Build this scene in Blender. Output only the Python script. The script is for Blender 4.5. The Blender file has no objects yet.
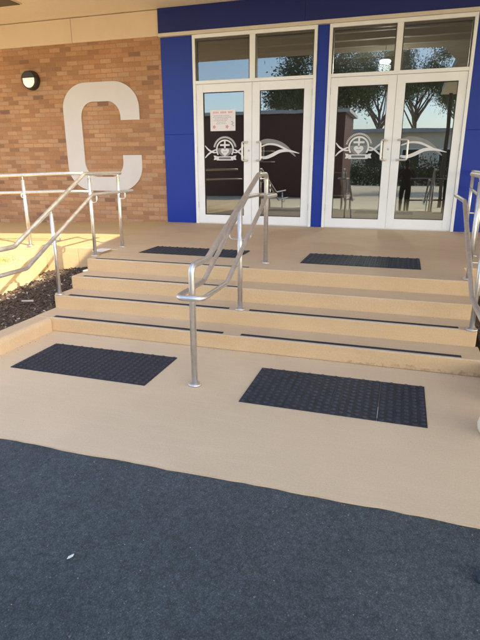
import bpy, bmesh, math, random
from mathutils import Vector, Matrix
random.seed(7)
sc = bpy.context.scene
COL = sc.collection
R = 0.1344; T = 0.3063; D = 3.765; H = 4 * R          # riser, tread, landing depth, landing height

# ------------------------------------------------------------------ materials
def nodes_of(name):
    m = bpy.data.materials.new(name); m.use_nodes = True
    nt = m.node_tree; b = nt.nodes['Principled BSDF']
    return m, nt, b
def N(nt, t, **kw):
    n = nt.nodes.new(t)
    for k, v in kw.items():
        if k in n.inputs: n.inputs[k].default_value = v
        else: setattr(n, k, v)
    return n
def math_n(nt, op, a, b=None, c=None):
    n = nt.nodes.new('ShaderNodeMath'); n.operation = op
    for i, v in enumerate((a, b, c)):
        if v is None: continue
        if isinstance(v, (int, float)): n.inputs[i].default_value = v
        else: nt.links.new(v, n.inputs[i])
    return n.outputs[0]
def mixc(nt, fac, a, b, mode='MIX'):
    n = nt.nodes.new('ShaderNodeMix'); n.data_type = 'RGBA'; n.blend_type = mode
    for i, v in ((0, fac), (6, a), (7, b)):
        if isinstance(v, (int, float)): n.inputs[i].default_value = v
        elif isinstance(v, tuple): n.inputs[i].default_value = (*v[:3], 1)
        else: nt.links.new(v, n.inputs[i])
    return n.outputs[2]
def ramp(nt, fac, stops):
    n = nt.nodes.new('ShaderNodeValToRGB'); nt.links.new(fac, n.inputs[0])
    e = n.color_ramp.elements
    while len(e) < len(stops): e.new(.5)
    for i, (p, c) in enumerate(stops):
        e[i].position = p; e[i].color = (*c, 1) if isinstance(c, tuple) else (c, c, c, 1)
    return n.outputs[0]
def noise(nt, scale, detail=4, rough=.55, vec=None, dist=0):
    n = N(nt, 'ShaderNodeTexNoise', Scale=scale, Detail=detail, Roughness=rough, Distortion=dist)
    if vec: nt.links.new(vec, n.inputs['Vector'])
    return n.outputs[0]
def bump(nt, b, h, strength, dist):
    n = N(nt, 'ShaderNodeBump', Strength=strength, Distance=dist)
    nt.links.new(h, n.inputs['Height']); nt.links.new(n.outputs[0], b.inputs['Normal'])
def pos(nt):
    return nt.nodes.new('ShaderNodeNewGeometry').outputs['Position']

def plain(name, col, rough=.5, metal=0, var=.12, vscale=6, bmp=0, bscale=120):
    m, nt, b = nodes_of(name)
    p = pos(nt)
    f = noise(nt, vscale, 4, .6, p)
    dark = tuple(c * (1 - var) for c in col); light = tuple(min(1, c * (1 + var)) for c in col)
    nt.links.new(ramp(nt, f, [(.3, dark), (.7, light)]), b.inputs['Base Color'])
    b.inputs['Roughness'].default_value = rough; b.inputs['Metallic'].default_value = metal
    if bmp: bump(nt, b, noise(nt, bscale, 3, .6, p), bmp, .004)
    return m

def concrete(name, col, stain, wear, rough=.62, edge=None):
    """painted concrete: broad mottling, trowel streaks, scuffs and small pits"""
    m, nt, b = nodes_of(name)
    p = pos(nt)
    big = noise(nt, 1.1, 5, .6, p)
    mp = N(nt, 'ShaderNodeMapping'); mp.inputs['Scale'].default_value = (1.2, 9, 9); nt.links.new(p, mp.inputs[0])
    streak = noise(nt, 2.2, 5, .65, mp.outputs[0])
    fine = noise(nt, 90, 3, .7, p)
    c = mixc(nt, ramp(nt, big, [(.35, 0.), (.72, 1.)]), col, stain)
    c = mixc(nt, math_n(nt, 'MULTIPLY', ramp(nt, streak, [(.5, 0.), (.75, 1.)]), .45), c, wear)
    sp = noise(nt, 24, 4, .75, p)
    c = mixc(nt, math_n(nt, 'MULTIPLY', ramp(nt, sp, [(.66, 0.), (.73, 1.)]), .35), c, tuple(x * .6 for x in stain))
    c = mixc(nt, .18, c, ramp(nt, fine, [(.3, .25), (.7, .75)]), 'OVERLAY')
    if edge:      # paint lifting in flakes along the foot of the lowest riser, towards its right end
        s = nt.nodes.new('ShaderNodeSeparateXYZ'); nt.links.new(p, s.inputs[0])
        lowz = math_n(nt, 'LESS_THAN', math_n(nt, 'ADD', s.outputs[2], math_n(nt, 'MULTIPLY', noise(nt, 13, 4, .7, p), .10)), .077)
        fl = math_n(nt, 'MULTIPLY', math_n(nt, 'MULTIPLY', lowz, math_n(nt, 'GREATER_THAN', s.outputs[0], 3.75)), ramp(nt, noise(nt, 30, 4, .7, p), [(.46, 0.), (.58, .5)]))
        c = mixc(nt, fl, c, (.30, .17, .09))
        c = mixc(nt, math_n(nt, 'MULTIPLY', ramp(nt, noise(nt, 17, 5, .75, p), [(.64, 0.), (.69, 1.)]), .5), c, (.40, .25, .13))
    nt.links.new(c, b.inputs['Base Color'])
    r_ = nt.nodes.new('ShaderNodeMapRange'); nt.links.new(big, r_.inputs[0])
    r_.inputs[3].default_value = rough - .1; r_.inputs[4].default_value = rough + .14
    nt.links.new(r_.outputs[0], b.inputs['Roughness'])
    h = math_n(nt, 'ADD', math_n(nt, 'MULTIPLY', noise(nt, 160, 3, .7, p), .5), noise(nt, 14, 4, .6, p))
    bump(nt, b, h, .35, .004)
    return m

def mat_brick():
    m, nt, b = nodes_of('orange_brick')
    p = pos(nt); s = nt.nodes.new('ShaderNodeSeparateXYZ'); nt.links.new(p, s.inputs[0])
    x, z = s.outputs[0], s.outputs[2]
    wob = math_n(nt, 'MULTIPLY', math_n(nt, 'SUBTRACT', noise(nt, 9, 2, .5, p), .5), .012)
    x = math_n(nt, 'ADD', math_n(nt, 'ADD', x, 50), wob); z = math_n(nt, 'ADD', math_n(nt, 'ADD', z, 10), wob)
    rz = math_n(nt, 'DIVIDE', z, .076); row = math_n(nt, 'FLOOR', rz)
    ux = math_n(nt, 'ADD', math_n(nt, 'DIVIDE', x, .226), math_n(nt, 'MULTIPLY', math_n(nt, 'MODULO', row, 2), .5))
    col = math_n(nt, 'FLOOR', ux)
    fx = math_n(nt, 'SUBTRACT', ux, col); fz = math_n(nt, 'SUBTRACT', rz, row)
    cv = nt.nodes.new('ShaderNodeCombineXYZ'); nt.links.new(col, cv.inputs[0]); nt.links.new(row, cv.inputs[1])
    wn = nt.nodes.new('ShaderNodeTexWhiteNoise'); nt.links.new(cv.outputs[0], wn.inputs['Vector'])
    c = ramp(nt, wn.outputs['Value'], [(0, (.24, .135, .085)), (.07, (.33, .175, .09)), (.28, (.40, .205, .10)), (.55, (.45, .24, .12)), (.8, (.51, .295, .155)), (1, (.43, .27, .165))])
    c = mixc(nt, .35, c, ramp(nt, noise(nt, 45, 4, .7, p), [(.3, .3), (.7, .7)]), 'OVERLAY')
    c = mixc(nt, .25, c, ramp(nt, noise(nt, 1.3, 3, .5, p), [(.3, .3), (.7, .7)]), 'OVERLAY')
    ex = math_n(nt, 'MINIMUM', fx, math_n(nt, 'SUBTRACT', 1, fx)); ez = math_n(nt, 'MINIMUM', fz, math_n(nt, 'SUBTRACT', 1, fz))
    dx = math_n(nt, 'MULTIPLY', ex, .226); dz = math_n(nt, 'MULTIPLY', ez, .076)
    d = math_n(nt, 'MINIMUM', dx, dz)
    mr = nt.nodes.new('ShaderNodeMapRange'); nt.links.new(d, mr.inputs[0]); mr.inputs[1].default_value = .003; mr.inputs[2].default_value = .0075
    c = mixc(nt, mr.outputs[0], (.36, .22, .135), c)
    nt.links.new(c, b.inputs['Base Color']); b.inputs['Roughness'].default_value = .85
    h = math_n(nt, 'ADD', math_n(nt, 'MULTIPLY', mr.outputs[0], 1.), math_n(nt, 'MULTIPLY', noise(nt, 130, 3, .7, p), .35))
    bump(nt, b, h, .6, .006)
    return m

def mat_asphalt():
    m, nt, b = nodes_of('asphalt')
    p = pos(nt)
    v = N(nt, 'ShaderNodeTexVoronoi', Scale=150.); nt.links.new(p, v.inputs['Vector'])
    wn = ramp(nt, v.outputs['Color'], [(0, .0), (1, 1.)])
    big = noise(nt, 1.3, 5, .6, p); mid = noise(nt, 38, 4, .7, p)
    c = mixc(nt, ramp(nt, big, [(.3, 0.), (.7, 1.)]), (.047, .061, .066), (.076, .092, .097))
    c = mixc(nt, .55, c, ramp(nt, mid, [(.3, .15), (.7, .85)]), 'OVERLAY')
    c = mixc(nt, .6, c, ramp(nt, v.outputs['Distance'], [(.1, .72), (.6, .2)]), 'OVERLAY')
    c = mixc(nt, .35, c, wn, 'OVERLAY')
    s2 = noise(nt, 75, 2, .5, p)
    c = mixc(nt, math_n(nt, 'MULTIPLY', ramp(nt, s2, [(.70, 0.), (.745, 1.)]), .5), c, (.28, .29, .30))
    c = mixc(nt, .5, c, ramp(nt, noise(nt, 260, 3, .8, p), [(.3, .2), (.7, .8)]), 'OVERLAY')
    c = mixc(nt, .3, c, ramp(nt, noise(nt, .55, 5, .65, p), [(.35, .35), (.65, .65)]), 'OVERLAY')
    nt.links.new(c, b.inputs['Base Color']); b.inputs['Roughness'].default_value = .8
    fine = noise(nt, 330, 3, .75, p)
    h = math_n(nt, 'ADD', math_n(nt, 'MULTIPLY', math_n(nt, 'SUBTRACT', 1, v.outputs['Distance']), .45), math_n(nt, 'ADD', math_n(nt, 'MULTIPLY', mid, .6), fine))
    bump(nt, b, h, .65, .005)
    return m

def mat_steel():
    m, nt, b = nodes_of('brushed_steel')
    p = pos(nt)
    f = noise(nt, 30, 4, .7, p)
    nt.links.new(ramp(nt, f, [(.3, (.62, .59, .55)), (.7, (.76, .73, .69))]), b.inputs['Base Color'])
    b.inputs['Metallic'].default_value = 1
    nt.links.new(ramp(nt, noise(nt, 12, 4, .7, p), [(.3, .38), (.7, .54)]), b.inputs['Roughness'])
    return m

def mat_glass(name, refl, tint):
    """dark tinted pane: a mirror share that grows at grazing angles over a see-through body"""
    m = bpy.data.materials.new(name); m.use_nodes = True; nt = m.node_tree; nt.nodes.clear()
    o = nt.nodes.new('ShaderNodeOutputMaterial'); mx = nt.nodes.new('ShaderNodeMixShader')
    tr = N(nt, 'ShaderNodeBsdfTransparent', Color=(*tint, 1)); gl = N(nt, 'ShaderNodeBsdfGlossy', Color=(.93, .97, 1, 1), Roughness=.004)
    lw = N(nt, 'ShaderNodeLayerWeight', Blend=.25)
    f = math_n(nt, 'ADD', refl, math_n(nt, 'MULTIPLY', lw.outputs['Fresnel'], .5))
    bp = N(nt, 'ShaderNodeBump', Strength=.06, Distance=.01); nt.links.new(noise(nt, 1.6, 1, .5, pos(nt)), bp.inputs['Height']); nt.links.new(bp.outputs[0], gl.inputs['Normal'])
    nt.links.new(f, mx.inputs[0]); nt.links.new(tr.outputs[0], mx.inputs[1]); nt.links.new(gl.outputs[0], mx.inputs[2])
    nt.links.new(mx.outputs[0], o.inputs[0])
    return m

def mat_soffit():
    m, nt, b = nodes_of('ribbed_soffit')
    p = pos(nt); s = nt.nodes.new('ShaderNodeSeparateXYZ'); nt.links.new(p, s.inputs[0])
    fr = math_n(nt, 'FRACT', math_n(nt, 'DIVIDE', s.outputs[1], .05))
    g = ramp(nt, fr, [(0, 0.), (.12, 1.), (.88, 1.), (1, 0.)])
    c = mixc(nt, ramp(nt, noise(nt, 2, 4, .6, p), [(.3, 0.), (.7, 1.)]), (.84, .73, .55), (.88, .77, .60))
    nt.links.new(c, b.inputs['Base Color']); b.inputs['Roughness'].default_value = .55
    bump(nt, b, g, .8, .008)
    return m

def mat_leaf(name, a, c2):
    m, nt, b = nodes_of(name)
    nt.links.new(ramp(nt, noise(nt, 1.5, 3, .6, pos(nt)), [(.3, a), (.7, c2)]), b.inputs['Base Color'])
    b.inputs['Roughness'].default_value = .6
    return m

M = dict(
    tread=concrete('beige_tread', (.59, .43, .265), (.52, .375, .23), (.63, .48, .32)),
    riser=concrete('tan_riser', (.62, .42, .222), (.55, .365, .185), (.63, .475, .29), .55, True),
    slab=concrete('beige_slab_paint', (.655, .49, .31), (.585, .43, .265), (.685, .54, .365)),
    ramp=concrete('yellow_beige_paint', (.58, .43, .22), (.52, .38, .19), (.61, .48, .27)),
    brick=mat_brick(), asphalt=mat_asphalt(), steel=mat_steel(), soffit=mat_soffit(),
    fascia=plain('beige_fascia_paint', (.72, .58, .41), .5, var=.05, vscale=1.5),
    trim=plain('cream_trim', (.66, .60, .51), .4, var=.05),
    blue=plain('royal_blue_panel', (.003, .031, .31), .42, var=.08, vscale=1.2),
    navy=plain('shaded_blue_fascia', (.002, .013, .14), .45, var=.08, vscale=1.2),  # panel blue darkened to paint in the shade under the eave
    white=plain('white_powder_coat', (.88, .89, .88), .35, var=.03, vscale=3),
    seal=plain('black_gasket', (.012, .012, .012), .6),
    bronze=plain('brown_subframe', (.09, .08, .065), .45),
    decal=plain('white_vinyl_film', (.72, .73, .73), .6, var=.05),
    greyfilm=plain('grey_vinyl_film', (.25, .25, .25), .6, var=.05),
    darkfilm=plain('dark_vinyl_film', (.08, .08, .085), .6),
    paper=plain('white_paper', (.80, .78, .79), .7, var=.03), pink=plain('pink_ink', (.70, .34, .37), .7), inkgrey=plain('grey_ink', (.40, .40, .43), .7),
    letter=plain('pale_grey_letter', (.66, .63, .61), .5, var=.04, vscale=2),
    rubber=plain('navy_rubber', (.012, .017, .026), .62, var=.35, vscale=9, bmp=.3),
    stud_top=plain('lighter_navy_rubber', (.026, .035, .050), .55, var=.4, vscale=14),
    strip=plain('black_grit_strip', (.014, .015, .018), .8, var=.3, vscale=60, bmp=.5, bscale=300),
    alu=plain('aluminium_edge', (.55, .53, .50), .4, .8, var=.1),
    sealant=plain('pale_sealant', (.38, .36, .33), .7),
    mulch=plain('dark_mulch', (.062, .042, .029), .95, var=.6, vscale=35, bmp=1, bscale=60),
    chip=plain('bark_chip', (.088, .056, .036), .9, var=.6, vscale=20), chip2=plain('grey_chip', (.14, .11, .085), .9, var=.4, vscale=20), chip3=plain('pale_chip', (.42, .37, .31), .9, var=.3, vscale=20),
    dirt=concrete('sandy_paving', (.56, .43, .26), (.50, .38, .21), (.60, .49, .33), .9),
    grass=mat_leaf('grass_blade', (.13, .19, .03), (.26, .31, .06)),
    leafA=mat_leaf('gum_leaf', (.08, .11, .045), (.16, .19, .08)), leafB=mat_leaf('dark_leaf', (.045, .07, .03), (.10, .13, .06)),
    bark=plain('grey_bark', (.22, .18, .14), .9, var=.35, vscale=5, bmp=.8, bscale=20),
    lampcase=plain('dark_bronze_case', (.030, .024, .020), .4),
    maroon=plain('maroon_cladding', (.060, .016, .011), .55, var=.15, vscale=1), tan=plain('tan_render', (.72, .64, .50), .8, var=.08, vscale=.6),
    metalroof=plain('grey_metal_roof', (.36, .37, .38), .5, var=.08), forecourt=concrete('pale_concrete', (.56, .50, .36), (.49, .44, .31), (.60, .55, .42), .85),
    far=plain('dry_ground', (.16, .15, .08), .95, var=.3, vscale=.15),
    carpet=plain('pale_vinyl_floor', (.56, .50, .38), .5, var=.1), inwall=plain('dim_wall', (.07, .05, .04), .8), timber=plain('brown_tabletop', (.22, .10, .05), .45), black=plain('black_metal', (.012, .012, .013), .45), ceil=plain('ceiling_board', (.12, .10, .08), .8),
    cream=plain('cream_concrete', (.86, .76, .56), .7, var=.06), whitebit=plain('sunlit_white', (.75, .74, .72), .7), darkcloth=plain('dark_cloth', (.018, .018, .022), .9, var=.2), skin=plain('light_skin', (.52, .32, .23), .55, var=.06), weathered=plain('weathered_wood', (.42, .37, .32), .85, var=.2, vscale=30), teal=plain('dark_teal_rubber', (.025, .045, .058), .5), paleleaf=plain('pale_dry_leaf', (.62, .62, .58), .7),
    glassd=mat_glass('door_glass', .15, (.66, .69, .69)), glasst=mat_glass('transom_glass', .12, (.50, .54, .55)),
)
m, nt, b = nodes_of('opal_lens'); b.inputs['Base Color'].default_value = (.85, .78, .62, 1); b.inputs['Roughness'].default_value = .35
b.inputs['Emission Color'].default_value = (1, .78, .42, 1); b.inputs['Emission Strength'].default_value = .22; M['lens'] = m
m, nt, b = nodes_of('lit_diffuser'); b.inputs['Base Color'].default_value = (.9, .88, .8, 1)
b.inputs['Emission Color'].default_value = (1, .93, .75, 1); b.inputs['Emission Strength'].default_value = 2.5; M['glow'] = m

# ------------------------------------------------------------------ geometry helpers
class MB:
    def __init__(s): s.bm = bmesh.new(); s.mi = 0
    def _mark(s, faces, mi):
        for f in faces: f.material_index = mi
    def box(s, x0, x1, y0, y1, z0, z1, mi=0):
        v = [s.bm.verts.new((x, y, z)) for z in (z0, z1) for y in (y0, y1) for x in (x0, x1)]
        fs = [s.bm.faces.new([v[i] for i in q]) for q in ((0, 2, 3, 1), (4, 5, 7, 6), (0, 1, 5, 4), (2, 6, 7, 3), (0, 4, 6, 2), (1, 3, 7, 5))]
        s._mark(fs, mi); return s
    def prism(s, pts, axis, a0, a1, mi=0):
        """closed outline of 2-D points swept along an axis ('x': points are (y,z); 'y': (x,z); 'z': (x,y))"""
        def P(p, a): return {'x': (a, p[0], p[1]), 'y': (p[0], a, p[1]), 'z': (p[0], p[1], a)}[axis]
        A = [s.bm.verts.new(P(p, a0)) for p in pts]; B = [s.bm.verts.new(P(p, a1)) for p in pts]
        n = len(pts); fs = [s.bm.faces.new(A), s.bm.faces.new(B[::-1])]
        fs += [s.bm.faces.new((A[i], B[i], B[(i + 1) % n], A[(i + 1) % n])) for i in range(n)]
        s._mark(fs, mi); return s
    def band(s, A, B, y0, y1, mi=0, closed=False):
        """plate between two matching (x,z) rails, from depth y0 (front) to y1 (back)"""
        n = len(A)
        q = [[s.bm.verts.new((p[0], y, p[1])) for p in L] for L in (A, B) for y in (y0, y1)]
        a0, a1, b0, b1 = q; fs = []
        for i in range(n if closed else n - 1):
            j = (i + 1) % n
            fs += [s.bm.faces.new((a0[i], a0[j], b0[j], b0[i])), s.bm.faces.new((a1[i], b1[i], b1[j], a1[j])),
                   s.bm.faces.new((a0[i], a1[i], a1[j], a0[j])), s.bm.faces.new((b0[i], b0[j], b1[j], b1[i]))]
        if not closed:
            fs += [s.bm.faces.new((a0[0], b0[0], b1[0], a1[0])), s.bm.faces.new((a0[-1], a1[-1], b1[-1], b0[-1]))]
        s._mark(fs, mi); return s
    def tube(s, path, r, seg=14, closed=False, cap=True, mi=0, radii=None):
        P = [Vector(p) for p in path]; n = len(P); rings = []; up = None
        for i in range(n):
            if closed: t = (P[(i + 1) % n] - P[i - 1]).normalized()
            else: t = (P[min(i + 1, n - 1)] - P[max(i - 1, 0)]).normalized()
            if up is None: up = Vector((1, 0, 0)) if abs(t.x) < .9 else Vector((0, 0, 1))
            u = (up - t * up.dot(t)).normalized(); w = t.cross(u); up = u
            rr = radii[i] if radii else r
            rings.append([s.bm.verts.new(P[i] + rr * (math.cos(a) * u + math.sin(a) * w)) for a in (2 * math.pi * k / seg for k in range(seg))])
        fs = []
        for i in range(n if closed else n - 1):
            a, b_ = rings[i], rings[(i + 1) % n]
            for k in range(seg): fs.append(s.bm.faces.new((a[k], a[(k + 1) % seg], b_[(k + 1) % seg], b_[k])))
        for f in fs: f.smooth = True
        if cap and not closed: fs += [s.bm.faces.new(rings[0][::-1]), s.bm.faces.new(rings[-1])]
        s._mark(fs, mi); return s
    def lathe(s, prof, c, axis='z', seg=28, mi=0, smooth=True):
        rings = []
        for r, h in prof:
            ring = []
            for k in range(seg):
                a = 2 * math.pi * k / seg; u, w = r * math.cos(a), r * math.sin(a)
                o = {'z': (u, w, h), 'y': (u, h, w), 'x': (h, u, w)}[axis]
                ring.append(s.bm.verts.new((c[0] + o[0], c[1] + o[1], c[2] + o[2])))
            rings.append(ring)
        fs = []
        for a, b_ in zip(rings, rings[1:]):
            for k in range(seg): fs.append(s.bm.faces.new((a[k], a[(k + 1) % seg], b_[(k + 1) % seg], b_[k])))
        for f in fs: f.smooth = smooth
        fs += [s.bm.faces.new(rings[0][::-1]), s.bm.faces.new(rings[-1])]
        s._mark(fs, mi); return s
    def build(s, name, mats, parent=None, bevel=0, seg=2, loc=None, label=None):
        bmesh.ops.recalc_face_normals(s.bm, faces=s.bm.faces)
        me = bpy.data.meshes.new(name); s.bm.to_mesh(me); s.bm.free()
        for mm in (mats if isinstance(mats, (list, tuple)) else [mats]): me.materials.append(mm)
        o = bpy.data.objects.new(name, me); COL.objects.link(o)
        if parent is not None: o.parent = parent
        if loc is not None: o.location = loc
        if bevel:
            md = o.modifiers.new('edge', 'BEVEL'); md.width = bevel; md.segments = seg; md.limit_method = 'ANGLE'; md.angle_limit = math.radians(40); md.harden_normals = False
        if label: o['label'] = label
        return o
def thing(name, label, cat, loc=(0, 0, 0), rz=0, group=None):
    o = bpy.data.objects.new(name, None); COL.objects.link(o); o.empty_display_size = .2
    o.location = loc; o.rotation_euler.z = rz; o['label'] = label; o['category'] = cat
    if group: o['group'] = group
    return o
def tag(o, label, cat, group=None):
    o['label'] = label; o['category'] = cat
    if group: o['group'] = group
    return o
def struct(o): o['kind'] = 'structure'; return o
def fillet(pts, rad, n=6):
    """round every inner corner of a polyline"""
    P = [Vector(p) for p in pts]; out = [P[0]]
    for a, b_, c in zip(P, P[1:], P[2:]):
        d0, d1 = (a - b_), (c - b_); ang = d0.angle(d1)
        if ang > 3.1: out.append(b_); continue
        L = min(rad / math.tan(ang / 2), d0.length * .48, d1.length * .48)
        p0, p1 = b_ + d0.normalized() * L, b_ + d1.normalized() * L
        for k in range(n + 1):
            t = k / n; out.append(p0.lerp(b_, t).lerp(b_.lerp(p1, t), t))
    out.append(P[-1]); return out
def spline(pts, n=10):
    """Catmull-Rom through 2-D points"""
    P = [Vector(p) for p in pts]; P = [2 * P[0] - P[1]] + P + [2 * P[-1] - P[-2]]; out = []
    for i in range(1, len(P) - 2):
        for k in range(n):
            t = k / n; a, b_, c, d = P[i - 1:i + 3]
            out.append(.5 * (2 * b_ + (c - a) * t + (2 * a - 5 * b_ + 4 * c - d) * t * t + (3 * b_ - a - 3 * c + d) * t ** 3))
    out.append(P[-2]); return out
def ribbon(mb, pts, w0, w1, wm, y0, y1, n=10, mi=0):
    """flat stripe of varying width following 2-D points"""
    S = spline(pts, n); A, B = [], []
    for i, p in enumerate(S):
        t = i / (len(S) - 1); w = (w0 * (1 - t) + w1 * t + wm * 4 * t * (1 - t)) / 2
        d = (S[min(i + 1, len(S) - 1)] - S[max(i - 1, 0)]).normalized(); nn = Vector((-d.y, d.x))
        A.append(p + nn * w); B.append(p - nn * w)
    mb.band(A, B, y0, y1, mi)

# ------------------------------------------------------------------ ground
def sheet(name, pts, z, mat, thick=.03):
    return struct(MB().prism(pts, 'z', z - thick, z).build(name, mat))
sheet('ground', [(-260, -260), (260, -260), (260, 260), (-260, 260)], -.03, M['far'], .05)
# asphalt meets the slab along a slightly wavering edge
sheet('road', [(-16, -10.2), (22, -10.2), (22, -6.2), (-16, -6.2)], -.010, M['asphalt'], .015)
sheet('forecourt_pavement', [(-30, -60), (40, -60), (40, -10.205), (-30, -10.205)], -.008, M['forecourt'], .015)
edge = []; x = -9.0
while x < 12.01:
    y = -6.462 + .004 * math.sin(x * 2.1) + .003 * math.sin(x * 9.3 + 1) + random.uniform(-.004, .004)
    edge.append((x, y)); x += .06
slab = struct(MB().prism(edge + [(12, -4.60), (-9, -4.60)], 'z', -.009, 0).build('pavement', M['slab']))

# ------------------------------------------------------------------ stairs
XL, XR = .774, 4.722
stairs = thing('entrance_stairs', 'wide beige painted concrete stairs with black nosing strips leading to the glass doors', 'stairs', (0, 0, 0))
for k in (1, 2, 3):
    y0 = -D - (4 - k) * T
    mb = MB(); z = k * R; x0, x1 = (XL, XR) if k > 1 else (.765, 4.745)
    prof = [(y0, 0), (y0, z), (y0 + T + .02, z), (y0 + T + .02, 0)]
    mb.prism(prof, 'x', x0, x1)
    o = mb.build('step', [M['riser'], M['tread']], stairs, .009, 3)
    for f in o.data.polygons: f.material_index = 1 if abs(f.normal.z) > .7 else 0  # upward faces take the beige tone, upright faces the tan one
strips = {4: [(.868, 2.640)], 3: [(.905, 2.625)], 2: [(.922, 2.632), (2.828, 4.585)], 1: [(.962, 2.680), (2.842, 4.594)]}
for k, spans in strips.items():
    for (a, c) in spans:
        y0 = -D - (4 - k) * T; z = k * R; w = .034 if k > 2 else .046
        s = MB().box(a, c, y0 + .022, y0 + .022 + w, z - .002, z + .0035).build('nosing_strip', M['strip'], stairs, .001, 1)
        MB().box(a - .004, c + .004, y0 + .008, y0 + .0215, z - .002, z + .0030).build('metal_edge', M['alu'], s, .001, 1)

# landing, and the ramps falling away to the left and right of it
mb = MB()
mb.prism([(XL, -D), (XR, -D), (XR, -3.103), (7.5, -3.103), (7.5, .2), (.2, .2), (.2, -3.103), (XL, -3.103)], 'z', 0, H)
o = struct(mb.build('landing', [M['riser'], M['tread']], None, .009, 3))
for f in o.data.polygons: f.material_index = 1 if abs(f.normal.z) > .7 else 0
mb = MB()
mb.prism([(.199, 0), (.199, H), (-.3, H - .004), (-9, H - .036 * 9.0), (-9, 0)], 'y', -3.10, .2)
o = struct(mb.build('ramp', [M['riser'], M['ramp']], None, .008, 2))
for f in o.data.polygons: f.material_index = 1 if abs(f.normal.z) > .7 else 0

# kerb walls beside the lower slab
def kerb(name, x0, x1, y0, y1, label):
    mb = MB(); r = .045; z = R - .001
    prof = [(x0, -.02)] + [(x0 + r - r * math.cos(a), z - r + r * math.sin(a)) for a in (i * math.pi / 16 for i in range(9))]
    prof += [(x1 - r + r * math.sin(a), z - r + r * math.cos(a)) for a in (i * math.pi / 16 for i in range(9))] + [(x1, -.02)]
    mb.prism(prof, 'y', y0, y1)
    o = mb.build(name, M['tread']); tag(o, label, 'kerb'); return o
kerb('concrete_kerb', .742, .957, -9.0, -4.690, 'rounded beige concrete kerb between the mulch bed and the lower slab')
kerb('concrete_kerb', 4.760, 4.96, -5.15, -4.690, 'short rounded beige kerb at the foot of the right stair rail')
# planter wall on the left
mb = MB().box(-.44, -.28, -8.5, -3.104, -.02, .392)
o = mb.build('planter_wall', M['ramp'], None, .012, 3); tag(o, 'low sunlit beige planter wall behind the mulch bed', 'wall')
struct(MB().prism([(-10, -8.5), (-.442, -8.5), (-.442, -3.104), (-10, -3.104)], 'z', -.02, .372).build('path', M['dirt'], None, .004, 1))
# grass tufts
mb = MB()
for i in range(900):
    x = random.gauss(-1.0, .24); y = random.gauss(-3.50, .13)
    if x > -.50 or y > -3.12: continue
    h = random.uniform(.02, .06); a = random.uniform(0, 6.28); w = .004; l = random.uniform(-.03, .03)
    v = [mb.bm.verts.new((x + w * math.cos(a), y + w * math.sin(a), .371)), mb.bm.verts.new((x - w * math.cos(a), y - w * math.sin(a), .371)), mb.bm.verts.new((x + l, y + random.uniform(-.03, .03), .371 + h))]
    mb.bm.faces.new(v)
o = mb.build('grass', M['grass']); o['kind'] = 'stuff'

# mulch beds: uneven surface plus loose chips
def mulch(x0, x1, ya, yb, zf, n):
    mb = MB(); nx, ny = 36, 60; g = []
    for j in range(ny + 1):
        row = []
        for i in range(nx + 1):
            x = x0 + (x1 - x0) * i / nx; y = ya + (yb - ya) * j / ny
            row.append(mb.bm.verts.new((x, y, zf(x, y) + random.uniform(-.010, .010))))
        g.append(row)
    for j in range(ny):
        for i in range(nx): mb.bm.faces.new((g[j][i], g[j][i + 1], g[j + 1][i + 1], g[j + 1][i]))
    for _ in range(n):
        x = random.uniform(x0 + .02, x1 - .02); y = random.uniform(ya + .02, yb - .02); z = zf(x, y) + random.uniform(.0, .014)
        L, W, Hh = random.uniform(.006, .022), random.uniform(.004, .010), random.uniform(.003, .007)
        Mx = Matrix.Translation((x, y, z)) @ Matrix.Rotation(random.uniform(0, 6.28), 4, 'Z') @ Matrix.Rotation(random.uniform(-.6, .6), 4, 'Y') @ Matrix.Rotation(random.uniform(-.6, .6), 4, 'X')
        v = [mb.bm.verts.new(Mx @ Vector((sx * L, sy * W * random.uniform(.5, 1), sz * Hh))) for sz in (-1, 1) for sy in (-1, 1) for sx in (-1, 1)]
        mi = random.choices((1, 2, 3), (.83, .14, .03))[0]
        for q in ((0, 2, 3, 1), (4, 5, 7, 6), (0, 1, 5, 4), (2, 6, 7, 3), (0, 4, 6, 2), (1, 3, 7, 5)):
            mb.bm.faces.new([v[i] for i in q]).material_index = mi
    o = mb.build('mulch', [M['mulch'], M['chip'], M['chip2'], M['chip3']]); o['kind'] = 'stuff'; return o
def zl(x, y):
    base = .055 + max(0, (y + 4.3)) * .125
    k = max(0, min(1, (x + .28) / 1.05))
    side = .120 + max(0, (y + 4.37)) * .19
    return min(base * (1 - k) + side * k, .30)
mulch(-.279, .773, -9.0, -3.104, zl, 9000)
mulch(4.765, 7.0, -4.68, -3.106, lambda x, y: .12 + .1 * max(0, y + 4.5), 1500)
o = MB().box(-.06, .06, -.014, .014, 0, .014).build('wood_offcut', M['weathered'], None, .003, 1, (.40, -4.335, .160)); o.rotation_euler = (0, .03, .45)
tag(o, 'pale stick lying on the dark mulch bed', 'stick')
# footing, and white pieces that stand in for sunlit slivers beside the stair head
o = MB().prism([(-.279, -4.1), (-.16, -3.55), (.10, -3.3), (.22, -3.104), (-.279, -3.104)], 'z', .02, .192).build('footing_slab', M['ramp'], None, .006, 2); tag(o, 'pale concrete footing at the corner of ramp and planter wall', 'footing')
o = MB().box(.56, .70, -3.33, -3.12, H + .001, H + .008).build('sunlit_patch', M['whitebit'], None, .002, 1); tag(o, 'flat white piece standing in for sunlight behind the landing rail post', 'tile')
o = MB().prism([(.775, -3.86), (.80, -3.80), (.79, -3.775), (.775, -3.775)], 'z', 3 * R + .001, 3 * R + .02).build('sunlit_sliver', M['whitebit'], None, .003, 1); tag(o, 'small white sliver standing in for sunlight on the left end of the third step', 'light_patch')

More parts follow.
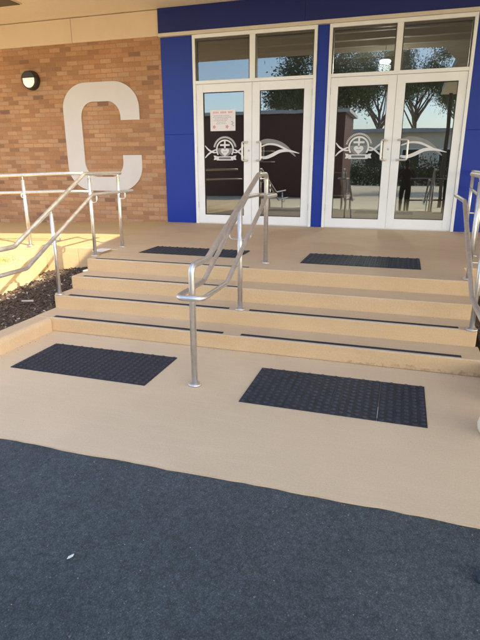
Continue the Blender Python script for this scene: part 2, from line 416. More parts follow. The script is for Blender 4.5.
# ------------------------------------------------------------------ tactile mats
def tile_mesh():
    mb = MB(); L, W = .300, .600
    mb.box(.001, L - .001, .001, W - .001, .0, .005)
    for i in range(6):
        for j in range(12):
            x = .025 + .05 * i; y = .025 + .05 * j + (.0125 if i % 2 else -.0125) * .8
            seg = 10; a = [mb.bm.verts.new((x + .0175 * math.cos(6.2832 * k / seg), y + .0175 * math.sin(6.2832 * k / seg), .0048)) for k in range(seg)]
            c = [mb.bm.verts.new((x + .0125 * math.cos(6.2832 * k / seg), y + .0125 * math.sin(6.2832 * k / seg), .0098)) for k in range(seg)]
            for k in range(seg): mb.bm.faces.new((a[k], a[(k + 1) % seg], c[(k + 1) % seg], c[k]))
            mb.bm.faces.new(c).material_index = 1  # stud tops take the lighter rubber tone
    return mb
tile0 = None
for (x0, x1, y0, y1, z, lab) in ((1.222, 2.402, -5.565, -4.990, 0, 'dark navy tactile mat on the lower slab left of the centre rail'),
                                 (3.128, 4.331, -5.608, -4.990, 0, 'dark navy tactile mat with a pale joint, lower slab right of centre rail'),
                                 (1.139, 2.371, -3.246, -2.750, H, 'dark tactile mat on the upper landing behind the centre rail, before the left doors'),
                                 (3.091, 4.302, -3.345, -2.720, H, 'dark tactile mat on the upper landing in front of the right doors')):
    t = thing('tactile_mat', lab, 'tactile mat', (x0, y0, z + .0005), 0, 'tactile warning mats')
    sx, sy = (x1 - x0) / 1.2, (y1 - y0) / .6
    for k in range(4):
        if tile0 is None: tile0 = tile_mesh().build('tile', [M['rubber'], M['stud_top']], t); o = tile0
        else:
            o = tile0.copy(); COL.objects.link(o); o.parent = t
        o.location = (k * .3 * sx, 0, 0); o.scale = (sx, sy, 1)
    if x0 > 3 and z == 0:
        for xx, ya, yb in ((.9 * sx, .03, .19),): MB().box(xx - .002, xx + .002, ya, yb, .004, .0065).build('joint_sealant', M['sealant'], t)

# ------------------------------------------------------------------ handrails
def post(t, x, y, z0, z1, r=.0225, hook=None):
    p = MB().tube([(x, y, z0 + .002), (x, y, z1)], r, 18).build('post', M['steel'], t)
    MB().lathe([(.047, 0), (.047, .006), (.040, .012), (r + .002, .014)], (x, y, z0 + .0015), seg=28).build('base_plate', M['steel'], p)
    if hook:
        hx, hz = hook
        MB().tube(fillet([(x, y, hz - .075), (hx, y, hz - .075), (hx, y, hz)], .03), .007, 8).build('bracket', M['steel'], p)
    return p
UP, LO = 1.437, 1.222      # rail heights on the landing
# centre rail: newel, sloped top rail and a top post in one plane, a pair of lower rails looped round both ends
cr = thing('handrail', 'stainless steel centre handrail with looped double lower rail dividing the stairs', 'handrail', (2.74, -4.4, 0))
def loc(pts, t): return [(a - t.location.x, b_ - t.location.y, c - t.location.z) for a, b_, c in pts]
X = 2.74
top = fillet([(X, -5.435, 0.004), (X, -5.435, .873), (X, -5.13, .873), (X, -3.745, 1.440), (X, -3.440, 1.440), (X, -3.440, H + .004)], .062, 8)
MB().tube(loc(top, cr), .0225, 18).build('top_rail', M['steel'], cr)
for y, z in ((-5.435, 0), (-3.440, H)):
    MB().lathe([(.050, 0), (.050, .006), (.043, .013), (.025, .015)], loc([(X, y, z + .0015)], cr)[0]).build('base_plate', M['steel'], cr)
post(cr, 0, -4.335 + 4.4, 2 * R, 1.185)
a = .095
loop = [(X - a, -4.985, .662), (X - a, -3.815, 1.236), (X - a, -3.37, 1.236), (X + a, -3.37, 1.236), (X + a, -3.815, 1.236), (X + a, -4.985, .662), (X + a, -5.50, .662), (X - a, -5.50, .662), (X - a, -4.985, .662)]
P = [Vector(p) for p in loop[:-1]]; mid0 = (P[0] + P[1]) / 2
ring = fillet([mid0] + P[1:] + [P[0], mid0], .075, 8)[:-1]
MB().tube(loc(ring, cr), .019, 16, closed=True).build('lower_rail', M['steel'], cr)
MB().tube(fillet(loc([(X - a, -4.335, .968), (X - a, -4.335, .905), (X + a, -4.335, .905), (X + a, -4.335, .968)], cr), .03), .007, 8).build('bracket', M['steel'], cr)

def stair_rail(label, xs, xl, posts):
    """xs: x of the top rail (low end, lower bend, upper bend, top end); xl the same for the lower rail"""
    t = thing('handrail', label, 'handrail', (xs[1], -4.4, 0)); x0 = xs[1]
    up = [(xs[0], -6.0, .843), (xs[1], -4.925, .843), (xs[2], -3.67, UP), (xs[3], -2.83, UP)]
    lo = [(xl[0], -6.0, .645), (xl[1], -4.885, .645), (xl[2], -3.66, LO), (xl[3], -2.70, LO)]
    MB().tube(loc(fillet(up, .12, 6), t), .0205, 18).build('top_rail', M['steel'], t)
    MB().tube(loc(fillet(lo, .12, 6), t), .0185, 16).build('lower_rail', M['steel'], t)
    def at(y, q):
        for a, c in zip(q, q[1:]):
            if a[1] <= y <= c[1]:
                k = (y - a[1]) / (c[1] - a[1]); return a[0] + (c[0] - a[0]) * k, a[2] + (c[2] - a[2]) * k
    for y, z in posts:
        xu, hu = at(y, up); xw, hl = at(y, lo)
        p = post(t, xu - x0, y + 4.4, z, hu - .045, .019, hook=(xw - x0, hl - .012))
        MB().tube([(xu - x0, y + 4.4, hu - .05), (xu - x0, y + 4.4, hu - .01)], .009, 8).build('bracket', M['steel'], p)
    return t
stair_rail('stainless steel handrail on the left edge of the stairs beside the mulch bed', (.86, .845, .775, .72), (.93, .915, .85, .80), [(-4.335, 2 * R), (-3.58, H), (-2.90, H), (-5.62, 0)])
stair_rail('stainless steel handrail on the right edge of the stairs', (4.67, 4.67, 4.69, 4.71), (4.58, 4.58, 4.585, 4.59), [(-4.355, 2 * R), (-3.68, H), (-5.62, 0)])
# rail along the ramp edge on the left
rr = thing('ramp_handrail', 'two-bar stainless steel rail along the sunlit ramp in front of the brick wall', 'handrail', (-.535, -3.07, 0))
def rz(x): return H - .036 * max(0, -x) if x < 0 else H
for hgt, r, nm in ((.895, .0205, 'top_rail'), (.683, .0185, 'lower_rail')):
    xe = .36 if hgt > .8 else .47
    pts = [(x, -3.07, rz(x) + hgt) for x in (-8.5, -5, -2.5, 0, xe)]
    MB().tube(loc(pts, rr), r, 16).build(nm, M['steel'], rr)
for x in (-.535, -1.85, -3.2, -4.6, -6.0):
    p = post(rr, x + .535, 0, rz(x), rz(x) + .835)
    MB().tube([(x + .535, 0, rz(x) + .83), (x + .535, 0, rz(x) + .88)], .008, 8).build('bracket', M['steel'], p)
    MB().tube(fillet([(x + .535, 0, rz(x) + .62), (x + .535, -.06, rz(x) + .62), (x + .535, -.06, rz(x) + .66), (x + .535, -.005, rz(x) + .678)], .02), .007, 8).build('bracket', M['steel'], p)
# balustrade closing the right side of the landing
br = thing('balustrade', 'two-bar stainless steel balustrade beside the right blue panel', 'railing', (4.88, -2.4, H))
for hgt, r, nm in ((.90, .0205, 'top_rail'), (.655, .0185, 'lower_rail')):
    MB().tube(fillet([(.9, .02, hgt), (.0, .0, hgt), (.14, 2.3, hgt)], .08), r, 16).build(nm, M['steel'], br)
for x, y in ((.004, .06), (.14, 2.2), (.8, .02)): post(br, x, y, 0, .88)

# ------------------------------------------------------------------ the building
bd = thing('school_building', 'school building with orange brick, royal blue panels and two pairs of white glass doors', 'building', (0, 0, 0))
MB().box(-12, -.003, 0, .22, .0, 4.0).build('brick_wall', M['brick'], bd)
# fascia boards over the brick
for x0, x1 in ((-4.9, -1.686), (-1.680, -.022)):
    MB().box(x0, x1, -.040, -.002, 3.572, 3.955).build('fascia_board', M['fascia'], bd, .003, 1)
MB().box(-8.2, -4.906, -.040, -.002, 3.572, 3.955).build('fascia_board', M['fascia'], bd, .003, 1)
MB().box(-12, -8.206, -.040, -.002, 3.572, 3.955).build('fascia_board', M['fascia'], bd, .003, 1)
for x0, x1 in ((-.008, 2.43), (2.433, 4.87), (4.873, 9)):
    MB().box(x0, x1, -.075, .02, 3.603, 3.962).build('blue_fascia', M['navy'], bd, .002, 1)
MB().box(-.006, 9, -.085, .02, 3.548, 3.600).build('head_trim', M['trim'], bd, .004, 2)
def panel(x0, x1, splits, mat):
    for z0, z1 in zip(splits, splits[1:]):
        p = MB().box(x0, x1, -.022, .02, z0 + .0015, z1 - .0015).build('blue_panel', mat, bd, .002, 1)
        if x1 - x0 > .5 and x0 < 1:
            for sx in (x0 + .13, x1 - .13):
                for sz in (z0 + .22, z1 - .22): MB().lathe([(.007, -.0245), (.007, -.022)], (sx, 0, sz), 'y', 10).build('screw', mat, p)
panel(.0, .574, (H, 2.036, 3.545), M['blue']); panel(2.629, 2.806, (H, 1.90, 3.545), M['blue']); panel(4.858, 7.5, (H, 2.02, 3.545), M['blue'])
MB().box(7.5, 12, 0, .22, 0, 4.0).build('brick_wall', M['brick'], bd)
# roof: eave soffit over the walk plus an unseen covered way on the right, added and cut to shape the sun patch
soff = [(-14, .25), (-14, -4.29), (4.63, -4.29), (5.06, -6.07), (5.06, -12.5), (14, -12.5), (14, .25)]
MB().prism(soff, 'z', 3.966, 3.985).build('soffit', M['soffit'], bd)
MB().prism([(-14.2, 8.5), (-14.2, -4.26)] + [(4.66, -4.26), (5.09, -6.07), (5.09, -12.6), (14.1, -12.6), (14.1, 8.5)], 'z', 4.0, 4.22).build('roof', M['metalroof'], bd)
v = MB().box(-3.35, -1.915, -2.0, -.955, 3.950, 3.964).build('soffit_vent', M['fascia'], bd)
mb = MB().box(-3.33, -1.935, -1.98, -.975, 3.942, 3.952)
mb.build('grille', M['bronze'], v)
for x, y in ((13.6, -6.5), (13.6, -12.2), (5.4, -12.2)): MB().box(x - .06, x + .06, y - .06, y + .06, -.01, 3.966).build('column', M['bronze'], bd, .006, 2)  # posts carrying the added covered way

# doors
def leaf_mesh(x0, x1, gx0, gx1, gz0, gz1, z0, z1, ya, yb):
    mb = MB()
    mb.box(x0, gx0, ya, yb, z0, z1); mb.box(gx1, x1, ya, yb, z0, z1)
    mb.box(gx0, gx1, ya, yb, z0, gz0); mb.box(gx0, gx1, ya, yb, gz1, z1)
    return mb
def pull(door, xs, sgn, xo):
    z0, z1 = 1.603, 1.895
    p = fillet([(xs, -.034, z1), (xs + sgn * .012, -.085, z1), (xo, -.085, z1), (xo, -.085, z0), (xs + sgn * .012, -.085, z0), (xs, -.034, z0)], .028, 6)
    h = MB().tube(p, .0155, 14).build('handle', M['steel'], door)
    return h
YD0, YD1 = -.034, .012
def crest(door, cx, cz, xl0, xr1, dark):
    """arched crest with cross, heart and banner, ribbons crossing on both sides"""
    mb = MB(); y0, y1 = -.0045, -.0030
    def arc(R0, R1, a0, a1, n, yf, yb, mi, ox=0, oz=0):
        A = [(cx + ox + R0 * math.cos(a0 + (a1 - a0) * i / n), cz + oz + R0 * math.sin(a0 + (a1 - a0) * i / n)) for i in range(n + 1)]
        B = [(cx + ox + R1 * math.cos(a0 + (a1 - a0) * i / n), cz + oz + R1 * math.sin(a0 + (a1 - a0) * i / n)) for i in range(n + 1)]
        mb.band(A, B, yf, yb, mi)
    d = math.radians
    arc(.176, .212, d(10), d(170), 36, y0, y1, 1)                              # outer lettered arch
    for i in range(22):                                                        # short raised marks round the arch
        aa = d(18 + 144 * i / 21); arc(.184, .204, aa, aa + d(3.4), 2, y0 - .0012, y1 - .0012, 0)
    arc(.135, .160, d(-35), d(215), 48, y0, y1, 0)                             # bright ring
    arc(.0, .134, d(180), d(360), 30, y0, y1, 1, 0, .02)                       # grey lower half of the disc
    for q in ((-.014, .014, .02, .135), (-.085, .085, .055, .085)):
        mb.box(cx + q[0], cx + q[1], y0 - (.0012 if q[0] < -.05 else .0016), y1, cz + q[2], cz + q[3], 0)   # cross
    A = []
    for i in range(33):                                                        # heart
        t = 2 * math.pi * i / 32
        A.append((cx + .0047 * 16 * math.sin(t) ** 3, cz - .04 + .0047 * (13 * math.cos(t) - 5 * math.cos(2 * t) - 2 * math.cos(3 * t) - math.cos(4 * t))))
    mb.band(A[:-1], [(cx, cz - .045)] * 32, y0 - .002, y1, 0, closed=True)
    for q in (-.03, -.012, .006, .022): mb.box(cx + q, cx + q + .010, y0 - .0032, y1 - .001, cz - .046, cz - .034, 2)
    # banner
    bz0, bz1 = cz - .178, cz - .112
    mb.box(cx - .15, cx + .15, y0 - .0010, y1, bz0, bz1, 0)
    mb.box(cx - .105, cx + .105, y0 - .0024, y1 - .001, bz0 + .018, bz1 - .016, 2)
    for i in range(9): mb.box(cx - .092 + .021 * i, cx - .080 + .021 * i, y0 - .0036, y1 - .002, bz0 + .024, bz1 - .024, 1)
    for s in (-1, 1): mb.prism([(cx + s * .152, bz0 + .012), (cx + s * .205, bz0 + .006), (cx + s * .190, (bz0 + bz1) / 2 + .01), (cx + s * .205, bz1 + .016), (cx + s * .152, bz1 + .008)], 'y', y0, y1, 0)
    # ribbons crossing at each side
    ribbon(mb, [(xl0, cz + .065), (cx - .30, cz + .0), (cx - .215, cz - .045), (cx - .15, cz - .05)], .014, .014, .012, y0 + .0006, y1, 8)
    ribbon(mb, [(xl0, cz - .135), (cx - .30, cz - .075), (cx - .215, cz - .025), (cx - .15, cz + .0)], .014, .014, .012, y0 + .0001, y1 + .0002, 8)
    ribbon(mb, [(cx + .15, cz - .05), (cx + .215, cz - .045), (cx + .30, cz + .02), (xr1, cz + .075)], .014, .014, .012, y0 + .0006, y1, 8)
    ribbon(mb, [(cx + .15, cz + .0), (cx + .215, cz - .025), (cx + .30, cz - .09), (xr1, cz - .15)], .014, .014, .012, y0 + .0001, y1 + .0002, 8)
    return mb.build('crest_decal', [M['decal'], M['greyfilm'], M['darkfilm']], door)
def wave(door, x):
    """two white waves and a grey band flowing away from the handle"""
    mb = MB(); y0, y1 = -.0045, -.0030
    ribbon(mb, [(x, 1.890), (x + .12, 1.905), (x + .30, 1.870), (x + .45, 1.795), (x + .60, 1.665)], .05, .012, .05, y0 + .0008, y1 + .0004, 10, 1)
    ribbon(mb, [(x - .002, 1.818), (x + .13, 1.858), (x + .27, 1.848), (x + .40, 1.795), (x + .50, 1.748)], .018, .020, .012, y0, y1, 10, 0)
    ribbon(mb, [(x - .002, 1.660), (x + .09, 1.648), (x + .20, 1.685), (x + .34, 1.748), (x + .49, 1.752), (x + .66, 1.712)], .030, .008, .034, y0 - .0006, y1 - .0003, 10, 0)
    return mb.build('wave_decal', [M['decal'], M['greyfilm']], door)
def hinges(door, x):
    for z in (.86, 1.78, 2.62):
        MB().tube([(x, -.040, z - .05), (x, -.040, z + .05)], .008, 10).build('hinge', M['alu'], door)
def door_pair(x0, x1, xm, gl, gr, crest_x, crest_z, tl, tr, wave_x, lab):
    # surrounding frame
    mb = MB(); ya, yb = -.052, .060
    mb.box(x0, x0 + .046, ya, yb, H, 3.546); mb.box(x1 - .046, x1, ya, yb, H, 3.546)
    mb.box(x0 + .046, x1 - .046, ya + .003, yb, 2.812, 2.862); mb.box(x0 + .046, x1 - .046, ya, yb, 3.492, 3.546)
    mb.box(tl[1], tr[0], ya + .001, yb, 2.862, 3.492)
    mb.box(x0 + .046, x1 - .046, -.02, yb, H - .001, H + .010)
    fr = mb.build('door_frame', M['white'], bd, .003, 2)
    for (a, c) in (tl, tr):
        p = MB().box(a + .02, c - .02, .010, .016, 2.866, 3.462).build('transom_pane', M['glasst'], bd)
        mb = MB(); mb.box(a, a + .018, -.030, .03, 2.863, 3.491); mb.box(c - .018, c, -.030, .03, 2.863, 3.491); mb.box(a + .018, c - .018, -.030, .03, 3.458, 3.491)
        mb.build('frame', M['bronze'], p, .002, 1)
    for side, (a, c, g) in enumerate(((x0 + .049, xm - .0025, gl), (xm + .0025, x1 - .049, gr))):
        d = leaf_mesh(a, c, g[0], g[1], g[2], g[3], H + .013, 2.808, YD0, YD1).build('door', M['white'], bd, .003, 2)
        MB().box(g[0] - .01, g[1] + .01, -.003, .003, g[2] - .01, g[3] + .01).build('glass', M['glassd'], d)
        mb = MB(); w = .009
        mb.box(g[0], g[0] + w, -.020, -.0035, g[2], g[3]); mb.box(g[1] - w, g[1], -.020, -.0035, g[2], g[3]); mb.box(g[0] + w, g[1] - w, -.020, -.0035, g[2], g[2] + w); mb.box(g[0] + w, g[1] - w, -.020, -.0035, g[3] - w, g[3])
        mb.build('gasket', M['seal'], d)
        hinges(d, a - .004 if side == 0 else c + .004)
        if side == 0:
            pull(d, xm - .075, -1, xm - .152); crest(d, crest_x, crest_z, g[0] + .01, g[1] - .01, 0)
            MB().lathe([(.016, -.040), (.016, -.034)], (xm - .05, 0, 1.76), 'y', 16).build('lock', M['alu'], d)
        else:
            pull(d, xm + .09, 1, xm + .168 if xm < 2 else xm + .235); wave(d, wave_x)
door_pair(.577, 2.626, 1.5945, (.742, 1.457, .690, 2.682), (1.724, 2.448, .690, 2.678), 1.112, 1.785, (.624, 1.556), (1.645, 2.579), 1.735, '')
door_pair(2.809, 4.855, 3.835, (2.970, 3.712, .690, 2.682), (3.962, 4.690, .705, 2.690), 3.337, 1.80, (2.857, 3.780), (3.868, 4.808), 3.975, '')

# room behind the glass
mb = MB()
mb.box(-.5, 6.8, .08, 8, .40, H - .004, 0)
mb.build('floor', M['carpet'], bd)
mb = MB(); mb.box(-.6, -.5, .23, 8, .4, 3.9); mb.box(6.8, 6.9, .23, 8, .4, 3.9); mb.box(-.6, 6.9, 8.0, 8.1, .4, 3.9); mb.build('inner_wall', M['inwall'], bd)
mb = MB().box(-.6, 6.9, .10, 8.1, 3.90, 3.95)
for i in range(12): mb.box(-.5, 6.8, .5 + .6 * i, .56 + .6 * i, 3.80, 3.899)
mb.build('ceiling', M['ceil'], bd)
t = thing('table', 'brown topped high table on black legs mirrored in the right door glass', 'table', (4.75, -9.45, -.010))
MB().box(-.72, .72, -.32, .32, 1.09, 1.125).build('tabletop', M['timber'], t, .006, 2)
for sx in (-1, 1):
    for sy in (-1, 1): MB().box(sx * .60 - .03, sx * .60 + .03, sy * .26 - .03, sy * .26 + .03, 0, 1.089).build('leg', M['black'], t, .003, 1)
MB().box(-.57, .57, -.018, .018, .42, .46).build('stretcher', M['black'], t)
t = thing('chair', 'dark metal chair behind the left glass of the right doors', 'chair', (2.92, 1.2, H - .004), .4)
MB().box(-.2, .2, -.2, .2, .43, .46).build('seat', M['black'], t, .01, 2); MB().box(-.2, .2, .18, .21, .58, .86).build('backrest', M['black'], t, .01, 2)
for sx in (-1, 1):
    for sy in (-1, 1): MB().tube([(sx * .18, sy * .18, .43), (sx * .2, sy * .21, 0)], .012, 8).build('leg', M['black'], t)
    MB().tube([(sx * .17, .19, .45), (sx * .17, .2, .86)], .011, 8).build('back_post', M['black'], t)
t = thing('pendant_lamp', 'round glowing ceiling lamp seen through the right transom window', 'lamp', (3.50, 2.9, 3.50))
MB().lathe([(.02, .03), (.10, .025), (.115, .0), (.10, -.025), (.02, -.03)], (0, 0, 0), seg=24).build('diffuser', M['glow'], t)
MB().tube([(0, 0, .03), (0, 0, .30)], .006, 8).build('cord', M['black'], t)
pl = bpy.data.objects.new('pendant_glow', bpy.data.lights.new('pendant_glow', 'POINT')); COL.objects.link(pl); pl.location = (3.50, 2.9, 3.40); pl.data.energy = 75; pl.data.color = (1, .90, .70); pl.data.shadow_soft_size = .12
t = thing('display_stand', 'grey floor stand behind the left door glass', 'stand', (1.26, 1.6, H - .004))
MB().tube([(0, 0, .01), (0, 0, 1.45)], .03, 12).build('pole', M['steel'], t); MB().lathe([(.2, 0), (.2, .015), (.03, .03)], (0, 0, 0)).build('base', M['black'], t)
for z in (1.05, 1.25): MB().box(-.02, .3, -.16, .16, z, z + .02).build('shelf', M['trim'], t)
o = MB().box(-.02, .02, -.3, .3, -.2, .2).build('hanging_sign', M['paper'], None, 0, 1, (4.05, 2.6, 3.42)); o.rotation_euler.z = 1.57; tag(o, 'blank white board hanging inside the right transom window', 'board')

# ------------------------------------------------------------------ things on the wall
# big letter C
def rr_path(xa, xb, za, zb, rad, xt, za_t, zb_t, n=14):
    """from the upper terminal round the back of the letter to the lower terminal"""
    p = [(xt, zb_t)]
    def arc(cx, cz, r0, r1, a0, a1): return [(cx + r0 * math.cos(math.radians(a0 + (a1 - a0) * i / n)), cz + r1 * math.sin(math.radians(a0 + (a1 - a0) * i / n))) for i in range(n + 1)]
    rx, rz_ = rad
    p += arc(xb - rx, zb - rz_, rx, rz_, 0, 90); p += arc(xa + rx, zb - rz_, rx, rz_, 90, 180)
    p += arc(xa + rx, za + rz_, rx, rz_, 180, 270); p += arc(xb - rx, za + rz_, rx, rz_, 270, 360)
    p.append((xt, za_t)); return p
OUT = rr_path(-2.012, -.463, 1.072, 2.938, (.50, .44), -.463, 1.706, 2.296)
INN = rr_path(-1.642, -.838, 1.325, 2.618, (.25, .27), -.838, 1.706, 2.296)
o = MB().band(OUT, INN, -.022, -.004).build('letter_sign', M['letter'], None, .002, 1); tag(o, 'large pale grey letter C fixed to the orange brick wall', 'letter')
# bulkhead light with an eyelid hood
t = thing('wall_light', 'round dark bulkhead wall light with half-covered cream lens on the brick wall', 'wall light', (-2.625, 0, 3.02))
MB().lathe([(.168, -.001), (.168, -.03), (.160, -.075), (.150, -.098), (.135, -.104)], (0, 0, 0), 'y', 40).build('body', M['lampcase'], t)
pts = []; n = 24
for i in range(n + 1):
    a = math.radians(200 + 140 * i / n); pts.append((.125 * math.cos(a), .130 * math.sin(a)))
pts = [(-.122, .035)] + pts + [(.122, .035), (.06, .046), (0, .05), (-.06, .046)]
cen = (0, -.03); mb = MB()
mb.band(pts, [(cen[0] + .75 * (p[0] - cen[0]), cen[1] + .75 * (p[1] - cen[1])) for p in pts], -.112, -.100, 0, closed=True)
q = [(cen[0] + .75 * (p[0] - cen[0]), cen[1] + .75 * (p[1] - cen[1])) for p in pts]
mb.prism(q, 'y', -.116, -.100)
mb.build('lens', M['lens'], t, .004, 2)
mb = MB(); pts = [(.150 * math.cos(math.radians(a)), .150 * math.sin(math.radians(a))) for a in range(12, 169, 6)]
mb.prism(pts, 'y', -.128, -.100); mb.build('hood', M['lampcase'], t, .008, 3)
# notice on the left door
t = thing('notice_sheet', 'white printed notice with pink heading taped inside the left door glass', 'notice', (1.08, -.0046, 2.245))
MB().box(-.222, .222, -.0006, .0006, -.165, .165).build('paper', M['paper'], t)
mb = MB()
for i in range(13):
    if i in (4, 9): continue
    x = -.175 + .027 * i; mb.box(x, x + .019, -.0014, -.0003, .112, .140)
mb.build('heading', M['pink'], t)
for x in (-.155, .075):
    pts = [((.026 + .007 * math.cos(5 * k * .2094)) * math.cos(k * .2094) + x, (.026 + .007 * math.cos(5 * k * .2094)) * math.sin(k * .2094) - .10) for k in range(30)]
    MB().band(pts, [(x, -.10)] * 30, -.0014, -.0003, 0, closed=True).build('flower_mark', M['pink'], t)
mb = MB()
for z, a, c in ((.07, -.16, .12), (.045, -.17, .15), (.02, -.14, .10), (-.005, -.16, .08), (-.03, -.10, .05), (-.055, -.12, .06)):
    x = a
    while x < c:
        w = random.uniform(.012, .04); mb.box(x, min(x + w, c), -.0014, -.0003, z, z + .009); x += w + .008
for z, x in ((-.03, .15), (-.05, .165), (-.07, .15), (-.09, .17)): mb.box(x, x + .03, -.0014, -.0003, z, z + .014)
mb.build('print', M['inkgrey'], t)

# ------------------------------------------------------------------ small things on the ground
mb = MB(); prof = [(.0, .0), (.100, .0), (.112, .02), (.116, .05), (.108, .085), (.085, .115), (.04, .133), (.001, .136)]
mb.lathe(prof[1:], (0, 0, 0)); o = mb.build('bollard_stub', M['cream'], None, 0, 1, (4.722, -5.560, .0005)); tag(o, 'cream rounded stub at the right end of the lower slab', 'bollard')
mb = MB(); S = [(-.016, 0, .001), (-.006, .006, .004), (.008, .006, .003), (.017, .0, .006), (.008, -.006, .003), (-.006, -.006, .003)]
vs = [mb.bm.verts.new(p) for p in S]; vt = [mb.bm.verts.new((p[0], p[1], p[2] + .0015)) for p in S]
mb.bm.faces.new(vs[::-1]); mb.bm.faces.new(vt)
for i in range(6): mb.bm.faces.new((vs[i], vs[(i + 1) % 6], vt[(i + 1) % 6], vt[i]))
o = mb.build('fallen_leaf', M['paleleaf'], None, 0, 1, (2.897, -7.150, -.006)); o.rotation_euler.z = 1.1; tag(o, 'tiny pale dry leaf lying on the dark asphalt', 'leaf')
mb = MB().prism([(0, 0), (.09, -.02), (.13, .05), (.06, .085), (.01, .05)], 'z', 0, .022)
o = mb.build('rubber_scrap', M['teal'], None, .006, 2, (4.462, -6.795, -.009)); tag(o, 'dark teal scrap at the right edge of the asphalt', 'scrap')

# loose grit and crumbs of bark on the asphalt and against the step feet
rg = random.Random(11); mb = MB()
def crumb(x, y, z, r, mi):
    v = [mb.bm.verts.new((x + r * rg.uniform(.6, 1.2) * math.cos(a), y + r * rg.uniform(.6, 1.2) * math.sin(a), z)) for a in (0, 1.57, 3.14, 4.71)]
    tp = mb.bm.verts.new((x + rg.uniform(-.3, .3) * r, y, z + r * rg.uniform(.5, 1)))
    for i in range(4): mb.bm.faces.new((v[i], v[(i + 1) % 4], tp)).material_index = mi
for _ in range(900):
    crumb(rg.uniform(.5, 6), rg.uniform(-8.2, -6.47), -.010, rg.uniform(.0012, .0032), rg.choice((0, 0, 1, 2)))
for _ in range(160):
    crumb(rg.uniform(.5, 5.4), -6.47 - abs(rg.gauss(0, .03)), -.010, rg.uniform(.002, .006), rg.choice((0, 1, 1)))
for k in range(4):
    for _ in range(45):
        crumb(rg.uniform(.97 if k == 0 else .80, 4.70), -D - (3 - k) * T - abs(rg.gauss(0, .018)) - .003, k * R + .0005, rg.uniform(.0015, .004), rg.choice((0, 1, 1)))
for _ in range(50):
    crumb(.962 + abs(rg.gauss(0, .03)), rg.uniform(-6.4, -4.7), .0005, rg.uniform(.002, .005), 1)
for _ in range(90): crumb(rg.uniform(1, 4.7), rg.uniform(-6.4, -4.7), .0005, rg.uniform(.001, .0025), rg.choice((0, 1, 2)))
o = mb.build('grit', [M['chip2'], M['chip'], M['chip3']]); o['kind'] = 'stuff'

# ------------------------------------------------------------------ what the glass mirrors: the yard behind the camera
t = thing('shed', 'long maroon clad shed across the yard with a grey roof', 'shed', (-6.5, -18.5, 0))
mb = MB().box(-7.5, 7.7, -2.5, 1.5, 0, 3.9)
mb.build('wall', M['maroon'], t); MB().box(-7.7, 7.9, -2.7, 1.7, 3.9, 4.05).build('roof', M['metalroof'], t)
t = thing('hall', 'pale tan hall across the yard with white windows', 'building', (8, -40, 0))
MB().box(-9, 12, -5, 0, 0, 4.2).build('wall', M['tan'], t); MB().box(-9.5, 12.5, -5.5, .6, 4.2, 4.5).build('roof', M['metalroof'], t)
for i in range(6):
    w = MB().box(-7.5 + 3.1 * i, -5.9 + 3.1 * i, .002, .06, 1.3, 2.9).build('window', M['white'], t)
    MB().box(-7.4 + 3.1 * i, -6.0 + 3.1 * i, .062, .07, 1.4, 2.8).build('pane', M['seal'], w)
t = thing('hedge', 'dark clipped hedge along the front of the tan hall', 'hedge', (6, -35, 0)); cb = MB(); rnd = random.Random(5)
for _ in range(9000):
    c = Vector((rnd.uniform(-6.5, 7), rnd.gauss(0, .35), abs(rnd.gauss(.8, .45)) * (1 + .25 * math.sin(_ * .001))))
    u = Vector((rnd.gauss(0, 1), rnd.gauss(0, 1), rnd.gauss(0, 1))).normalized(); w_ = u.orthogonal().normalized(); l_ = rnd.uniform(.07, .15)
    cb.bm.faces.new([cb.bm.verts.new(q) for q in (c - u * l_, c + w_ * l_ * .5, c + u * l_, c - w_ * l_ * .5)])
cb.build('foliage', M['leafB'], t)
mb = MB()
for i in range(14): mb.tube([(-6.3 + i, 0, 0), (-6.25 + i, .05, .9)], .03, 6)
mb.build('stems', M['bark'], t)
def tree(x, y, h, sp, lab, leaf, dens):
    t = thing('gum_tree', lab, 'tree', (x, y, 0), 0, 'gum trees across the yard')
    mb = MB(); rnd = random.Random(int(x * 10 + y * 7))
    mb.tube([(0, 0, 0), (.1, .05, h * .3), (-.05, .1, h * .55)], .2, 10, radii=[.24, .19, .13])
    tips = []
    for k in range(15):
        a = k * 2.4 + rnd.uniform(-.4, .4); e = rnd.uniform(.45, 1.0); z0 = h * rnd.uniform(.35, .55)
        p1 = Vector((math.cos(a) * sp * .45, math.sin(a) * sp * .45, z0 + h * .16)); p2 = Vector((math.cos(a) * sp * e, math.sin(a) * sp * e, h * rnd.uniform(.62, .96)))
        mb.tube([(0, .05, z0), p1, p2], .08, 6, radii=[.10, .06, .02]); tips += [p2, (p1 + p2) / 2, p2 + Vector((rnd.gauss(0, .5), rnd.gauss(0, .5), rnd.uniform(-.4, .5)))]
    mb.build('trunk', M['bark'], t)
    cb = MB()
    for tp in tips:
        for _ in range(dens * 3):
            d = Vector((rnd.gauss(0, 1), rnd.gauss(0, 1), rnd.gauss(0, .75))); c = tp + d * sp * .15
            u = Vector((rnd.gauss(0, 1), rnd.gauss(0, 1), rnd.gauss(0, 1))).normalized(); w = u.orthogonal().normalized(); L, W = rnd.uniform(.07, .15), rnd.uniform(.025, .05)
            cb.bm.faces.new([cb.bm.verts.new(q) for q in (c - u * L, c + w * W, c + u * L, c - w * W)])
    cb.build('crown', leaf, t)
for a in ((-2.0, -26, 8.5, 3.2, 'tall dark gum tree rising behind the maroon shed', M['leafB'], 130), (1.2, -47, 12.5, 3.6, 'slender gum tree behind the left end of the tan hall', M['leafA'], 110), (4.6, -49, 13.5, 3.4, 'open gum tree behind the middle of the tan hall', M['leafA'], 90),
          (11.2, -25, 6.8, 2.8, 'dark bushy gum tree in front of the tan hall', M['leafB'], 130), (9.5, -48, 11, 3.6, 'broad gum tree behind the right half of the tan hall', M['leafA'], 100)): tree(*a)

